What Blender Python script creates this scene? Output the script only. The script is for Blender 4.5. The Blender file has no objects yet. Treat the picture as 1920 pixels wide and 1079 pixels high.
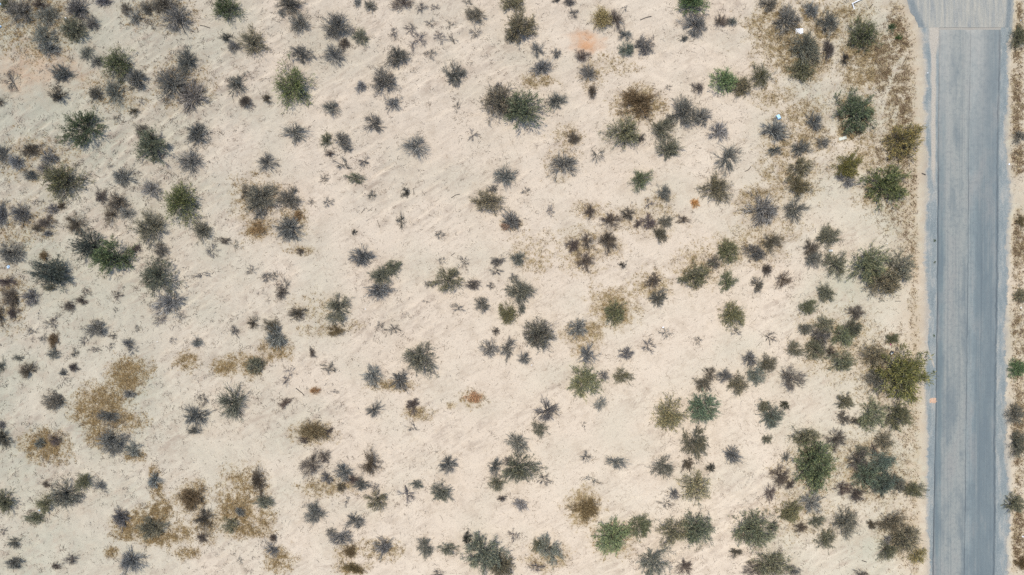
import bpy, math
import numpy as np

# ------------------------------------------------------------------ scale
PXM = 20.0                      # source photo pixels per metre on the ground
CAMH = 64.0                     # drone height (24 mm lens on 36 mm sensor, 1920 px wide)
def wx(px): return (px - 960.0) / PXM
def wy(py): return (539.5 - py) / PXM

sc = bpy.context.scene
col = sc.collection
R0 = np.random.default_rng(11)

# ------------------------------------------------------------------ plant survey
# photo position of the middle, half width, half height, by kind
SURVEY = {
# leafy olive creosote bushes
'G': """12 8 14 12;136 56 21 22;421 10 30 24;221 119 25 26;151 243 34 36;547 163 34 34;935 192 29 30;978 208 33 36;958 7 22 16;
978 50 26 28;1391 163 17 20;1167 247 32 28;1503 132 22 20;1618 65 28 27;1607 210 36 33;1695 268 36 32;1912 70 14 20;119 341 35 33;287 280 29 30;
340 381 33 31;166 462 25 27;214 481 31 32;298 520 34 30;88 514 36 28;665 335 16 11;734 504 16 17;836 524 24 24;915 376 28 20;
1203 336 20 17;1255 278 22 18;1342 354 26 27;1364 473 19 20;1305 515 27 24;1364 525 17 18;1496 317 25 20;1500 350 22 18;1593 306 24 22;
1658 350 38 34;1556 446 21 20;1565 492 24 25;1632 500 34 30;1682 500 27 29;1655 531 32 23;951 590 20 17;1009 628 27 27;
790 675 28 28;1095 718 30 26;1153 587 20 19;1254 778 27 30;1318 764 27 25;1384 722 18 18;1418 702 20 18;1440 683 18 17;1430 762 11 11;
1514 576 17 14;1510 617 14 11;1546 607 18 14;1598 617 18 16;1577 632 20 22;1529 655 18 18;1576 677 26 19;1551 549 16 18;1675 636 12 10;1637 665 27 24;
1688 703 45 46;1585 752 18 14;1643 780 27 28;1682 782 22 24;1511 820 27 18;1913 553 12 14;83 945 20 18;62 972 18 11;158 903 16 14;6 943 20 20;
704 938 18 22;828 925 19 18;905 1040 34 32;938 1062 24 22;978 878 28 30;1302 830 27 23;1300 912 26 26;1200 988 20 21;1258 996 28 26;1309 991 27 31;
1410 994 34 32;1010 1025 14 12;1448 1060 32 24;1485 956 22 20;1652 866 24 22;1630 895 30 26;1656 905 24 24;1678 905 16 15;1712 918 20 15;1673 980 22 20;
1695 1008 24 24;1660 1034 18 15;1717 1042 18 16;1906 943 18 20;478 685 15 15;1373 590 24 22;1445 777 23 22;1527 850 20 14""",
# fresh bright green
'B': """1297 5 28 18;1357 153 21 22;1150 1004 30 30;1527 877 42 34;1908 690 16 16""",
# half-bare grey-green shrubs
'M': """35 22 24 24;85 30 22 18;82 70 26 24;237 18 12 11;280 17 16 14;438 87 12 12;474 76 26 24;182 176 14 14;350 114 23 21;
320 156 28 30;264 246 16 14;285 258 15 11;543 8 26 16;632 50 25 23;676 72 15 16;565 101 22 18;890 28 20 13;960 66 12 15;741 107 21 19;852 138 19 21;715 153 26 26;
612 264 14 12;643 262 15 14;1067 3 12 8;1208 87 17 16;1175 92 13 14;1310 44 14 18;1426 142 20 20;1243 242 24 20;1285 212 30 26;1440 8 16 14;1475 42 26 24;
1508 92 32 26;1550 45 20 20;1910 258 12 12;220 380 18 18;281 428 28 30;304 468 13 14;377 433 18 20;18 473 20 22;488 370 28 28;540 375 21 20;
712 518 22 18;887 534 14 10;971 483 14 14;935 491 14 9;903 570 14 14;977 580 8 11;974 546 26 24;1244 364 14 17;1247 413 13 16;1238 440 14 14;1338 493 13 12;1414 475 20 14;
1420 535 12 14;1234 556 17 18;1525 488 15 15;92 540 14 6;100 752 20 15;636 580 26 26;1170 704 21 15;1012 802 14 16;1318 720 18 14;1358 704 13 13;
1540 635 20 18;1490 655 16 16;1485 712 24 21;1645 714 24 22;1580 785 13 13;210 830 24 26;124 928 26 26;286 988 28 20;430 985 14 16;
589 962 20 18;797 1028 14 18;840 1029 16 13;780 910 12 9;932 908 14 18;1242 874 22 20;1029 1035 27 24;1228 1056 32 26;1610 868 22 22;1657 826 18 16;1617 845 14 12;
1532 978 18 11;1587 981 25 25;1549 1014 20 19;1450 988 11 10;1487 1072 14 10;1615 1076 16 8;1438 824 9 10;8 822 15 20;1903 775 16 22;495 941 20 11;1908 832 16 26;1850 1200 10 10""",
# dark blue-grey leafless shrubs
'D': """147 13 22 20;171 44 15 14;93 92 22 15;195 2 18 8;258 30 18 16;329 38 30 28;162 99 16 14;181 115 14 13;257 151 20 20;217 170 18 29;115 136 21 15;361 178 30 30;
443 160 24 18;371 253 25 20;527 25 10 9;562 41 20 22;627 104 22 22;670 4 9 9;694 11 13 12;677 165 12 10;738 197 20 14;619 205 18 17;935 163 8 8;701 232 19 19;556 252 24 18;
775 277 26 26;1010 94 14 16;1042 99 11 10;1017 127 22 14;1172 66 16 10;1297 42 26 20;1298 62 14 9;1283 71 10 7;1370 42 11 10;1102 134 17 20;1043 191 22 15;
1318 216 20 18;1350 247 22 18;1455 243 28 21;1520 19 16 15;1527 226 20 18;1503 278 22 16;1541 268 16 12;6 292 16 20;29 303 15 17;91 294 17 16;79 317 15 15;54 328 16 12;
237 333 24 18;355 303 24 24;284 353 20 20;238 402 17 13;40 400 22 18;4 402 10 24;95 390 16 14;91 438 10 7;488 398 12 15;543 431 26 24;
501 306 18 19;652 277 10 10;678 480 23 21;709 546 26 16;948 329 22 22;924 354 12 8;955 411 20 19;1052 310 24 28;1363 301 30 26;1424 391 32 32;
1452 283 16 9;1592 342 16 12;1573 333 10 8;1493 393 26 22;59 555 16 16;316 570 30 22;179 616 22 16;101 665 14 12;240 642 13 11;370 641 13 11;
32 671 11 7;2 688 8 20;118 698 9 7;205 782 22 14;242 738 12 9;435 751 32 32;365 782 24 22;364 808 14 8;4 797 8 8;515 632 22 20;700 707 20 22;749 713 20 19;703 766 18 15;
918 653 18 18;953 656 13 22;1082 617 18 21;1103 667 20 18;1174 663 15 12;982 671 13 15;1131 705 11 11;1125 756 13 14;1025 770 24 20;1405 675 14 16;
76 830 10 12;250 840 16 20;187 909 13 13;290 902 16 15;226 972 16 20;450 962 12 10;26 1018 16 10;25 1057 18 12;248 1054 24 22;613 894 13 12;
645 883 16 18;676 908 14 16;838 871 16 18;665 978 22 14;621 998 12 9;640 1010 22 18;716 1024 20 17;508 1030 14 15;928 878 14 20;972 832 20 22;952 866 10 8;
1158 868 20 14;1377 856 19 17;1262 927 15 12;977 948 14 13;1473 858 8 14;1524 941 22 24;1662 1013 8 12;1102 300 3 3""",
# sparse bare twigs
'S': """287 48 9 10;262 190 10 10;220 221 12 8;24 154 18 16;790 15 12 11;815 14 10 7;872 2 14 6;890 60 14 12;768 53 14 10;807 45 12 13;781 76 22 19;
843 45 10 8;826 72 12 14;849 72 10 10;739 62 8 12;808 103 15 10;857 200 10 16;889 254 16 13;1075 26 10 12;1170 18 8 8;1223 78 6 14;1253 165 8 6;209 312 9 6;
398 470 16 14;443 458 6 10;472 505 12 14;500 520 14 10;374 516 20 14;642 308 20 15;682 303 10 14;607 336 13 10;585 380 10 9;616 380 13 10;
697 367 10 10;752 415 9 18;825 441 10 9;828 488 10 8;872 493 12 15;930 509 15 8;920 536 8 8;803 534 9 8;512 518 12 8;533 535 12 14;1121 292 15 16;985 358 10 7;
1032 396 9 12;1218 383 12 10;56 570 14 8;162 549 12 8;221 554 11 8;217 581 6 6;300 598 22 14;96 606 18 12;60 622 14 8;82 634 12 10;158 638 10 10;
141 663 10 9;177 656 14 6;214 631 8 7;211 648 8 6;250 656 12 10;256 615 10 9;323 638 9 8;441 622 9 13;130 712 8 6;107 740 10 10;380 750 11 14;
712 610 10 10;736 618 18 10;858 577 16 7;800 566 9 5;613 690 18 13;539 704 9 24;630 734 10 4;772 802 15 10;1216 648 14 15;1248 626 13 12;1309 639 10 8;
1093 798 9 8;1380 622 14 9;1445 634 14 12;7 998 9 9;712 868 8 8;700 913 12 10;762 928 16 20;650 941 11 10;820 1076 14 9;1021 900 15 14;
1098 856 11 12;1113 901 19 13;1248 945 18 10;963 1004 12 12;1006 1064 16 11;450 1050 7 9;962 520 8 10;340 592 10 10""",
# brown withered brush
'W': """75 8 20 16;308 8 22 22;462 193 13 12;58 282 18 14;4 192 10 10;645 84 12 12;754 6 22 14;1155 40 13 22;1353 38 14 13;1092 105 12 14;1111 172 9 12;1307 165 12 12;1203 260 10 8;
1075 258 14 12;1550 95 12 16;190 369 14 13;207 407 18 15;115 387 8 8;88 416 18 12;70 428 12 9;145 421 21 19;254 465 9 10;420 453 14 8;8 528 18 14;462 360 16 16;
618 288 10 7;966 418 12 12;1104 397 15 12;1146 415 22 15;1177 401 14 11;1195 420 10 8;1215 416 16 14;1280 412 14 10;1074 460 14 14;1102 453 12 18;1139 456 22 18;1095 488 18 18;
1449 456 20 20;1438 507 11 10;1225 528 14 16;1518 463 16 15;1466 524 18 16;16 556 16 22;25 586 12 12;0 595 8 20;151 563 12 11;130 577 11 11;
140 690 10 9;476 605 10 14;53 694 14 16;527 550 13 12;557 588 20 13;508 610 18 14;929 620 8 8;585 660 10 8;537 755 14 12;773 763 14 15;1330 704 12 18;
1556 658 14 10;1601 588 19 15;1602 790 11 14;1567 822 22 20;105 822 14 12;86 908 8 8;384 975 16 24;379 1008 10 10;133 1049 14 11;108 1060 8 9;
570 826 12 8;588 872 26 22;610 856 10 14;661 897 14 10;641 912 10 11;692 866 18 24;512 1010 8 7;485 905 13 28;940 935 10 6;1288 870 12 12;
1441 926 16 13;1283 1065 17 16;1380 1038 14 8;1415 1068 22 16;1462 892 20 17;1480 908 12 10;1502 990 13 10;1638 984 10 12;1638 842 10 10;1580 912 16 16;
1607 928 20 14;618 807 8 8;563 473 8 7""",
# golden dry brush
'Y': """1126 38 18 20;1197 193 34 24;1303 381 8 9;560 406 10 9;485 428 14 13;82 480 10 8;101 637 11 14;885 746 16 12;592 732 10 6;588 806 26 16;
948 424 10 7;1094 954 23 25;1917 1055 12 14;1915 415 8 12;360 933 22 22;655 1032 14 12;630 620 16 11;662 1066 22 9""",
# small dark or green tufts
'T': """424 70 10 9;251 210 8 8;110 178 14 16;500 186 9 9;1042 1 8 5;1585 111 11 10;1671 54 8 7;1684 69 6 6;760 361 8 9;665 436 5 5;1167 495 7 8;1471 760 8 8;876 1007 10 10;1330 878 9 8;
1753 492 3 2.2;1752 451 2.6 2.6;1751 630 2 2.6;1751 697 2 2.6""",
}
# extra colour notes: (photo x, y) -> foliage tint
TINT = {
 (1695,268):(.100,.095,.028),(1593,306):(.088,.085,.030),(1688,703):(.100,.100,.042),(1373,590):(.115,.098,.040),(1577,632):(.105,.115,.050),
 (1607,210):(.052,.074,.036),(1658,350):(.075,.090,.040),(214,481):(.055,.085,.040),(547,163):(.075,.095,.038),(1300,912):(.120,.125,.065),
 (1712,918):(.11,.105,.045),(1717,1042):(.11,.105,.05),(1500,350):(.085,.075,.035),(1318,764):(.075,.110,.065),(1418,702):(.075,.105,.085),
 (1445,777):(.070,.095,.080),(1377,856):(.090,.115,.135),(1630,895):(.060,.080,.062),(1656,905):(.058,.078,.062),(1652,866):(.070,.095,.075),
 (1029,1035):(.085,.105,.105),(1095,718):(.120,.120,.070),(1254,778):(.120,.125,.080),(1410,994):(.080,.105,.060),(119,341):(.055,.060,.028),
 (421,10):(.045,.068,.026),(151,243):(.052,.072,.035),(221,119):(.060,.075,.033),(88,514):(.040,.050,.042),(166,462):(.038,.046,.034),
 (1908,690):(.055,.085,.035),(1618,65):(.075,.09,.035),(340,381):(.062,.072,.030),(1150,1004):(.085,.118,.050),(1297,5):(.052,.085,.036),
 (1527,877):(.085,.106,.044),(1357,153):(.080,.115,.038),(1126,38):(.20,.15,.05),(1155,40):(.10,.075,.075),(885,746):(.30,.17,.075),
 (1303,381):(.34,.18,.05),(485,428):(.22,.13,.045),(560,406):(.22,.14,.05),(948,424):(.26,.16,.08),(592,732):(.28,.16,.06),
}
BASE = {'G':(.200,.203,.122),'B':(.185,.215,.110),'M':(.220,.212,.168),'D':(.12,.12,.125),'S':(.12,.11,.105),'W':(.175,.140,.105),'Y':(.25,.180,.085),'T':(.08,.078,.058)}
STEM = {'G':(.130,.122,.095),'B':(.12,.115,.08),'M':(.140,.136,.112),'D':(.184,.180,.163),'S':(.150,.138,.126),'W':(.150,.125,.102),'Y':(.19,.135,.070),'T':(.07,.064,.055)}

# ------------------------------------------------------------------ materials
def mat(name):
    m = bpy.data.materials.new(name); m.use_nodes = True
    nt = m.node_tree; nt.nodes.clear()
    return m, nt, nt.nodes, nt.links
def N(nt, t, **kw):
    n = nt.nodes.new(t)
    for k, v in kw.items(): setattr(n, k, v)
    return n
def ramp(nt, fac, stops, interp='LINEAR'):
    r = N(nt, 'ShaderNodeValToRGB'); r.color_ramp.interpolation = interp
    el = r.color_ramp.elements
    while len(el) < len(stops): el.new(0.5)
    for e, (p, c) in zip(el, stops):
        e.position = p; e.color = (c[0], c[1], c[2], 1) if not isinstance(c, (int, float)) else (c, c, c, 1)
    nt.links.new(fac, r.inputs['Fac']); return r.outputs['Color']
def mix(nt, fac, a, b, mode='MIX'):
    n = N(nt, 'ShaderNodeMix', data_type='RGBA', blend_type=mode)
    for s, v in ((n.inputs[0], fac), (n.inputs[6], a), (n.inputs[7], b)):
        if isinstance(v, (int, float)): s.default_value = v
        elif isinstance(v, tuple): s.default_value = (v[0], v[1], v[2], 1)
        else: nt.links.new(v, s)
    return n.outputs[2]
def mathn(nt, op, a, b=None, clamp=False):
    n = N(nt, 'ShaderNodeMath', operation=op, use_clamp=clamp)
    for s, v in ((n.inputs[0], a), (n.inputs[1], b)):
        if v is None: continue
        if isinstance(v, (int, float)): s.default_value = v
        else: nt.links.new(v, s)
    return n.outputs[0]
def noise(nt, vec, scale, detail=3, rough=.55, dist=0.0):
    n = N(nt, 'ShaderNodeTexNoise'); n.inputs['Scale'].default_value = scale
    n.inputs['Detail'].default_value = detail; n.inputs['Roughness'].default_value = rough
    n.inputs['Distortion'].default_value = dist
    nt.links.new(vec, n.inputs['Vector']); return n.outputs['Fac']
def mapping(nt, vec, scale=(1,1,1), rot=0.0):
    m = N(nt, 'ShaderNodeMapping'); m.inputs['Scale'].default_value = scale; m.inputs['Rotation'].default_value = (0, 0, rot)
    nt.links.new(vec, m.inputs['Vector']); return m.outputs['Vector']
def out_principled(nt, colour, rough=.9, spec=.15, bump=None, bump_str=.3, bump_dist=.02, translucent=0.0):
    o = N(nt, 'ShaderNodeOutputMaterial'); p = N(nt, 'ShaderNodeBsdfPrincipled')
    p.inputs['Roughness'].default_value = rough; p.inputs['Specular IOR Level'].default_value = spec
    if isinstance(colour, tuple): p.inputs['Base Color'].default_value = (*colour, 1)
    else: nt.links.new(colour, p.inputs['Base Color'])
    if bump is not None:
        b = N(nt, 'ShaderNodeBump'); b.inputs['Strength'].default_value = bump_str; b.inputs['Distance'].default_value = bump_dist
        nt.links.new(bump, b.inputs['Height']); nt.links.new(b.outputs['Normal'], p.inputs['Normal'])
    if translucent:
        t = N(nt, 'ShaderNodeBsdfTranslucent')
        if isinstance(colour, tuple): t.inputs['Color'].default_value = (*colour, 1)
        else: nt.links.new(colour, t.inputs['Color'])
        ms = N(nt, 'ShaderNodeMixShader'); ms.inputs[0].default_value = translucent
        nt.links.new(p.outputs[0], ms.inputs[1]); nt.links.new(t.outputs[0], ms.inputs[2]); nt.links.new(ms.outputs[0], o.inputs['Surface'])
    else: nt.links.new(p.outputs[0], o.inputs['Surface'])

def plant_mat(name, lo, hi, translucent, lospread=.5):
    """object colour, varied from leaf to leaf (or twig to twig)"""
    m, nt, _, L = mat(name)
    oi = N(nt, 'ShaderNodeObjectInfo'); g = N(nt, 'ShaderNodeNewGeometry')
    tone = ramp(nt, g.outputs['Random Per Island'], [(0, lo), (lospread, (1, 1, 1)), (1, hi)])
    c = mix(nt, 1.0, oi.outputs['Color'], tone, 'MULTIPLY')
    out_principled(nt, c, rough=.75, spec=.2, translucent=translucent)
    return m
M_LEAF = plant_mat('leaf', (.46,.50,.50), (2.5,2.15,1.75), .28)
M_STEM = plant_mat('stem_bark', (.30,.30,.31), (3.7,3.6,3.45), 0, .64)
M_DRY  = plant_mat('dry_twig', (.55,.52,.5), (1.9,1.8,1.7), .12)

# ------------------------------------------------------------------ plant builder
def tubes(P, r0, r1, rng):
    """P: (n, k, 3) polylines -> verts, quad faces of three sided tapering twigs"""
    n, k, _ = P.shape
    if n == 0: return np.zeros((0, 3)), np.zeros((0, 4), int)
    d = P[:, -1] - P[:, 0]; d /= np.linalg.norm(d, axis=1, keepdims=True) + 1e-9
    a = rng.normal(size=(n, 3)); u = np.cross(d, a); u /= np.linalg.norm(u, axis=1, keepdims=True) + 1e-9
    v = np.cross(d, u)
    t = np.linspace(0, 1, k)[None, :]
    rad = (np.broadcast_to(np.asarray(r0).reshape(-1, 1), (n, 1)) * (1 - t) + np.broadcast_to(np.asarray(r1).reshape(-1, 1), (n, 1)) * t)
    V = np.empty((n, k, 3, 3))
    for s in range(3):
        an = s * 2 * math.pi / 3
        V[:, :, s] = P + rad[..., None] * (math.cos(an) * u + math.sin(an) * v)[:, None, :]
    idx = np.arange(n * k * 3).reshape(n, k, 3)
    F = [np.stack([idx[:, :-1, s], idx[:, :-1, (s+1) % 3], idx[:, 1:, (s+1) % 3], idx[:, 1:, s]], -1).reshape(-1, 4) for s in range(3)]
    return V.reshape(-1, 3), np.concatenate(F)

def lerp_at(P, t):
    """points and tangents at parameters t (n, c) of polylines P (n, k, 3)"""
    n, k, _ = P.shape
    f = t * (k - 1); i = np.clip(f.astype(int), 0, k - 2); w = (f - i)[..., None]
    ar = np.arange(n)[:, None]
    A, B = P[ar, i], P[ar, i + 1]
    return A * (1 - w) + B * w, B - A

def unit(a): return a / (np.linalg.norm(a, axis=-1, keepdims=True) + 1e-9)

def sprout(P, c, tlo, thi, llo, lhi, spread, k, rng, up=.15):
    n = len(P)
    t = rng.uniform(tlo, thi, (n, c))
    base, tan = lerp_at(P, t)
    d = unit(unit(tan) + spread * rng.normal(size=(n, c, 3)) + np.array([0, 0, up]))
    Lk = rng.uniform(llo, lhi, (n, c, 1)) * (1.15 - .45 * t[..., None])
    s = np.linspace(0, 1, k)
    bend = rng.normal(size=(n, c, 3)) * .11 * Lk
    Q = base[:, :, None, :] + Lk[:, :, None, :] * d[:, :, None, :] * s[None, None, :, None] + bend[:, :, None, :] * (s ** 2)[None, None, :, None]
    Q[..., 2] = np.abs(Q[..., 2]) + .01
    return Q.reshape(n * c, k, 3)

def leaves(P, cnt, ln, wd, rng, tlo=.1, along=.8):
    """small pointed leaf sprigs along the twigs"""
    n = len(P); pick = rng.integers(0, n, cnt)
    p, tan = lerp_at(P[pick], rng.uniform(tlo, 1, (cnt, 1))); p = p[:, 0]; tan = unit(tan[:, 0])
    d = unit(tan * along + rng.normal(size=(cnt, 3)) * .36 + np.array([0, 0, .12]))
    w = unit(np.cross(d, rng.normal(size=(cnt, 3))))
    L = rng.uniform(.6, 1.35, (cnt, 1)) * ln; W = rng.uniform(.6, 1.3, (cnt, 1)) * wd
    p = p + rng.normal(size=(cnt, 3)) * ln * .14
    p[:, 2] = np.abs(p[:, 2])
    V = np.stack([p, p + d * L * .5 + w * W * .5, p + d * L, p + d * L * .5 - w * W * .5], 1)
    return V.reshape(-1, 3), np.arange(cnt * 4).reshape(-1, 4)

def mesh_from(name, V, F, m):
    me = bpy.data.meshes.new(name)
    me.vertices.add(len(V)); me.vertices.foreach_set('co', np.ascontiguousarray(V, dtype=np.float32).ravel())
    k = F.shape[1]
    me.loops.add(F.size); me.loops.foreach_set('vertex_index', np.ascontiguousarray(F, dtype=np.int32).ravel())
    me.polygons.add(len(F)); me.polygons.foreach_set('loop_start', np.arange(0, F.size, k, dtype=np.int32))
    me.materials.append(m); me.update(calc_edges=True); me.validate()
    return me

SPEC = {  # stems, side twigs, fine twigs, height, tilt range, stem radius, spread of twigs, leaf count, length, width
 'G': dict(n1=70, n2=6, n3=3, h=.98, tilt=(4, 84), r=.011, sp=.26, leaf=5200, ln=.115, wd=.021),
 'B': dict(n1=70, n2=6, n3=3, h=.98, tilt=(4, 82), r=.011, sp=.28, leaf=7600, ln=.105, wd=.024),
 'M': dict(n1=66, n2=6, n3=3, h=.84, tilt=(8, 86), r=.012, sp=.26, leaf=3300, ln=.105, wd=.018),
 'D': dict(n1=70, n2=7, n3=3, h=.68, tilt=(12, 87), r=.014, sp=.24, leaf=0, ln=0, wd=0),
 'S': dict(n1=11, n2=7, n3=4, h=.36, tilt=(45, 88), r=.018, sp=.42, leaf=0, ln=0, wd=0),
 'W': dict(n1=60, n2=7, n3=4, h=.58, tilt=(8, 86), r=.010, sp=.30, leaf=1500, ln=.095, wd=.018),
 'Y': dict(n1=60, n2=7, n3=4, h=.50, tilt=(8, 87), r=.009, sp=.34, leaf=3600, ln=.095, wd=.020),
 'T': dict(n1=34, n2=4, n3=2, h=.70, tilt=(8, 82), r=.018, sp=.26, leaf=700, ln=.20, wd=.040),
}
def build_plant(kind, seed):
    s = SPEC[kind]; rng = np.random.default_rng(seed * 977 + ord(kind))
    n1 = int(s['n1'] * rng.uniform(.7, 1.25)); lean = rng.uniform(0, 6.3); ecc = rng.uniform(0, .30)
    s = dict(s); s['h'] *= rng.uniform(.75, 1.2); s['r'] *= rng.uniform(.85, 1.3); s['sp'] *= rng.uniform(.8, 1.5); s['leaf'] = int(s['leaf'] * rng.uniform(.6, 1.15))
    # stems stand in sprays, several from one limb, with gaps between the sprays
    K = max(6, int(n1 * (rng.uniform(.5, .8) if kind in 'GB' else rng.uniform(.38, .62)))) if kind != 'S' else n1
    kaz = (np.arange(K) + rng.uniform(-.9, .9, K)) / K * 2 * math.pi
    kth = s['tilt'][0] + (s['tilt'][1] - s['tilt'][0]) * rng.permutation((np.arange(K) + rng.uniform(0, 1, K)) / K) ** .7
    kln = rng.uniform(.74 if kind in 'GBWY' else .62, 1.03, K)
    own = np.concatenate([np.arange(K), rng.integers(0, K, max(n1 - K, 0))]); n1 = len(own)
    az = kaz[own] + rng.normal(0, .10, n1) / np.maximum(np.sin(np.radians(kth[own])), .25)
    lobes = 1 + ecc * np.cos(az - lean) + .13 * np.sin(2 * az + rng.uniform(0, 6.3)) + .11 * np.sin(3 * az + rng.uniform(0, 6.3)) + .09 * np.sin(5 * az + rng.uniform(0, 6.3))
    gaps = np.sin(rng.integers(2, 4) * az + rng.uniform(0, 6.3)) + .5 * np.sin(5 * az + rng.uniform(0, 6.3))
    keep = gaps < rng.uniform(.95, 1.6)
    az, lobes = az[keep], lobes[keep]; n1 = len(az)
    own = own[keep]; th = np.radians(np.clip(kth[own] + rng.normal(0, 5.5, n1), 2, 88))
    L = 1 / np.sqrt((np.sin(th) / lobes) ** 2 + (np.cos(th) / s['h']) ** 2) * kln[own] * rng.uniform(.72, 1.0, n1)
    d = np.stack([np.cos(az) * np.sin(th), np.sin(az) * np.sin(th), np.cos(th)], 1)
    k = 6; t = np.linspace(0, 1, k)
    side = unit(np.cross(d, [0, 0, 1.0])) * rng.normal(size=(n1, 1)) * .10
    P = (rng.normal(size=(n1, 3)) * [.05, .05, 0])[:, None, :] + L[:, None, None] * (d[:, None, :] * t[None, :, None] + side[:, None, :] * (np.sin(t * 4.4))[None, :, None] + np.array([0, 0, .10]) * np.sin(math.pi * t)[None, :, None])
    P[..., 2] = np.maximum(P[..., 2], .015)
    big = s['r'] * rng.uniform(.7, 1.35, n1)
    P2 = sprout(P, s['n2'], .25, 1.0, .22, .50, s['sp'], 4, rng)
    P3 = sprout(P2, s['n3'], .15, 1.0, .10, .28, s['sp'] * 1.25, 3, rng)
    allp = np.concatenate([P.reshape(-1, 3), P3.reshape(-1, 3)])
    cen = (allp[:, :2].min(0) * .5 + allp[:, :2].max(0) * .5) * .8; allp = allp.copy(); allp[:, :2] -= cen; shift = np.array([cen[0], cen[1], 0])
    for q in (P, P2, P3): q -= shift
    sc_ = 1 / np.quantile(np.hypot(allp[:, 0], allp[:, 1]), .925)
    V1, F1 = tubes(P, big, big * .35, rng)
    V2, F2 = tubes(P2, s['r'] * .50, s['r'] * .20, rng)
    V3, F3 = tubes(P3, s['r'] * .34, s['r'] * .12, rng)
    parts = {}
    dry = kind in 'WY'
    m2 = M_DRY if dry else M_STEM
    if kind in 'ST':
        V = [V1, V2, V3]; F = [F1, F2 + len(V1), F3 + len(V1) + len(V2)]
        parts['whole'] = (np.concatenate(V) * sc_, np.concatenate(F), m2)
        if s['leaf']:
            Vl, Fl = leaves(P3, s['leaf'], s['ln'], s['wd'], rng)
            parts['whole'] = (np.concatenate(V + [Vl / 1]) * sc_, np.concatenate(F + [Fl + sum(map(len, V))]), M_LEAF)
    else:
        parts['stems'] = (V1 * sc_, F1, M_STEM if not dry else M_DRY)
        Vt, Ft = np.concatenate([V2, V3]) * sc_, np.concatenate([F2, F3 + len(V2)])
        parts['twigs'] = (Vt, Ft, m2)
        if s['leaf']:
            Vl, Fl = leaves(P3, s['leaf'], s['ln'], s['wd'], rng)
            parts['foliage'] = (Vl * sc_, Fl, M_LEAF if not dry else M_DRY)
    return {p: mesh_from(f'{kind.lower()}_{p}', *a) for p, a in parts.items()}

NVAR = {'G': 22, 'B': 5, 'M': 22, 'D': 30, 'S': 24, 'W': 20, 'Y': 12, 'T': 8}
NAME = {'G':'creosote_bush','B':'green_bush','M':'sparse_shrub','D':'dead_shrub','S':'bare_brush','W':'withered_shrub','Y':'golden_shrub','T':'small_plant'}
CAT  = {'G':'bush','B':'bush','M':'shrub','D':'shrub','S':'brush','W':'shrub','Y':'shrub','T':'plant'}
GROUP = {'G':'olive green creosote bushes on the sand','B':'fresh green bushes','M':'half-bare grey-green shrubs','D':'leafless grey shrubs on the sand',
         'S':'sparse bare twigs standing in the sand','W':'brown withered shrubs','Y':'golden dry shrubs','T':'small plants on open ground'}
LOOK = {'G':'olive green bush','B':'bright green bush','M':'half-bare grey-green shrub','D':'leafless grey shrub','S':'thin bare brush','W':'brown withered shrub','Y':'golden dry shrub','T':'dark tufted plant'}
NEAR = {'G':'green bush','B':'bright bush','M':'half-bare shrub','D':'grey shrub','S':'bare brush','W':'brown shrub','Y':'golden shrub','T':'small tuft'}
AREA = {'G':.62,'B':.62,'M':.55,'D':.45,'S':.2,'W':.45,'Y':.4,'T':.4}

plants = []
for kind, txt in SURVEY.items():
    for row in txt.replace('\n', '').split(';'):
        if not row.strip(): continue
        x, y, rx, ry = map(float, row.split())
        if y > 1085 or (rx < 4 and kind in 'DG'): continue
        plants.append((kind, x, y, rx, ry))

LANDMARK = [(1497, 60, 'white board'), (1458, 221, 'blue box'), (1582, 256, 'cream plank'), (1556, 470, 'little white box'), (1098, 82, 'orange soil patch'),
            (1750, 752, 'salmon sand patch'), (1669, 655, 'black container')]
def size_word(r): return 'tiny' if r < 8 else 'small' if r < 13 else 'mid-sized' if r < 20 else 'large' if r < 30 else 'huge'
used_labels = set()
def label_for(i):
    kind, x, y, rx, ry = plants[i]
    look = f"{size_word((rx + ry) / 2)} {LOOK[kind]}"
    if TINT.get((int(x), int(y))) and kind == 'Y' and TINT[(int(x), int(y))][0] > .25: look = look.replace('golden dry', 'rusty orange')
    best = None
    for lx, ly, ln in LANDMARK:
        dd = math.hypot(lx - x, ly - y)
        if dd < 48 and (best is None or dd < best[0]): best = (dd, lx, ly, 'the ' + ln)
    if best is None:
        for j, q in enumerate(plants):
            if j == i: continue
            dd = math.hypot(q[1] - x, q[2] - y)
            if q[3] + q[4] > 22 and (best is None or dd < best[0]): best = (dd, q[1], q[2], 'a ' + NEAR[q[0]])
    dx, dy = x - best[1], y - best[2]
    if x > 1885: rel = 'past the road'
    elif x > 1730: rel = 'on the road shoulder'
    elif abs(dy) > abs(dx): rel = ('above ' if dy < 0 else 'below ') + best[3]
    else: rel = 'beside ' + best[3]
    px, py = round(x / 19.2), round(y / 10.79)
    for form in (f"{look} {rel}, {max(px,0)}% across and {max(py,0)}% down the photo", f"{look} {rel}, {x/19.2:.1f}% across, {y/10.79:.1f}% down the photo"):
        if form not in used_labels: break
    used_labels.add(form)
    return form

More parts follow.
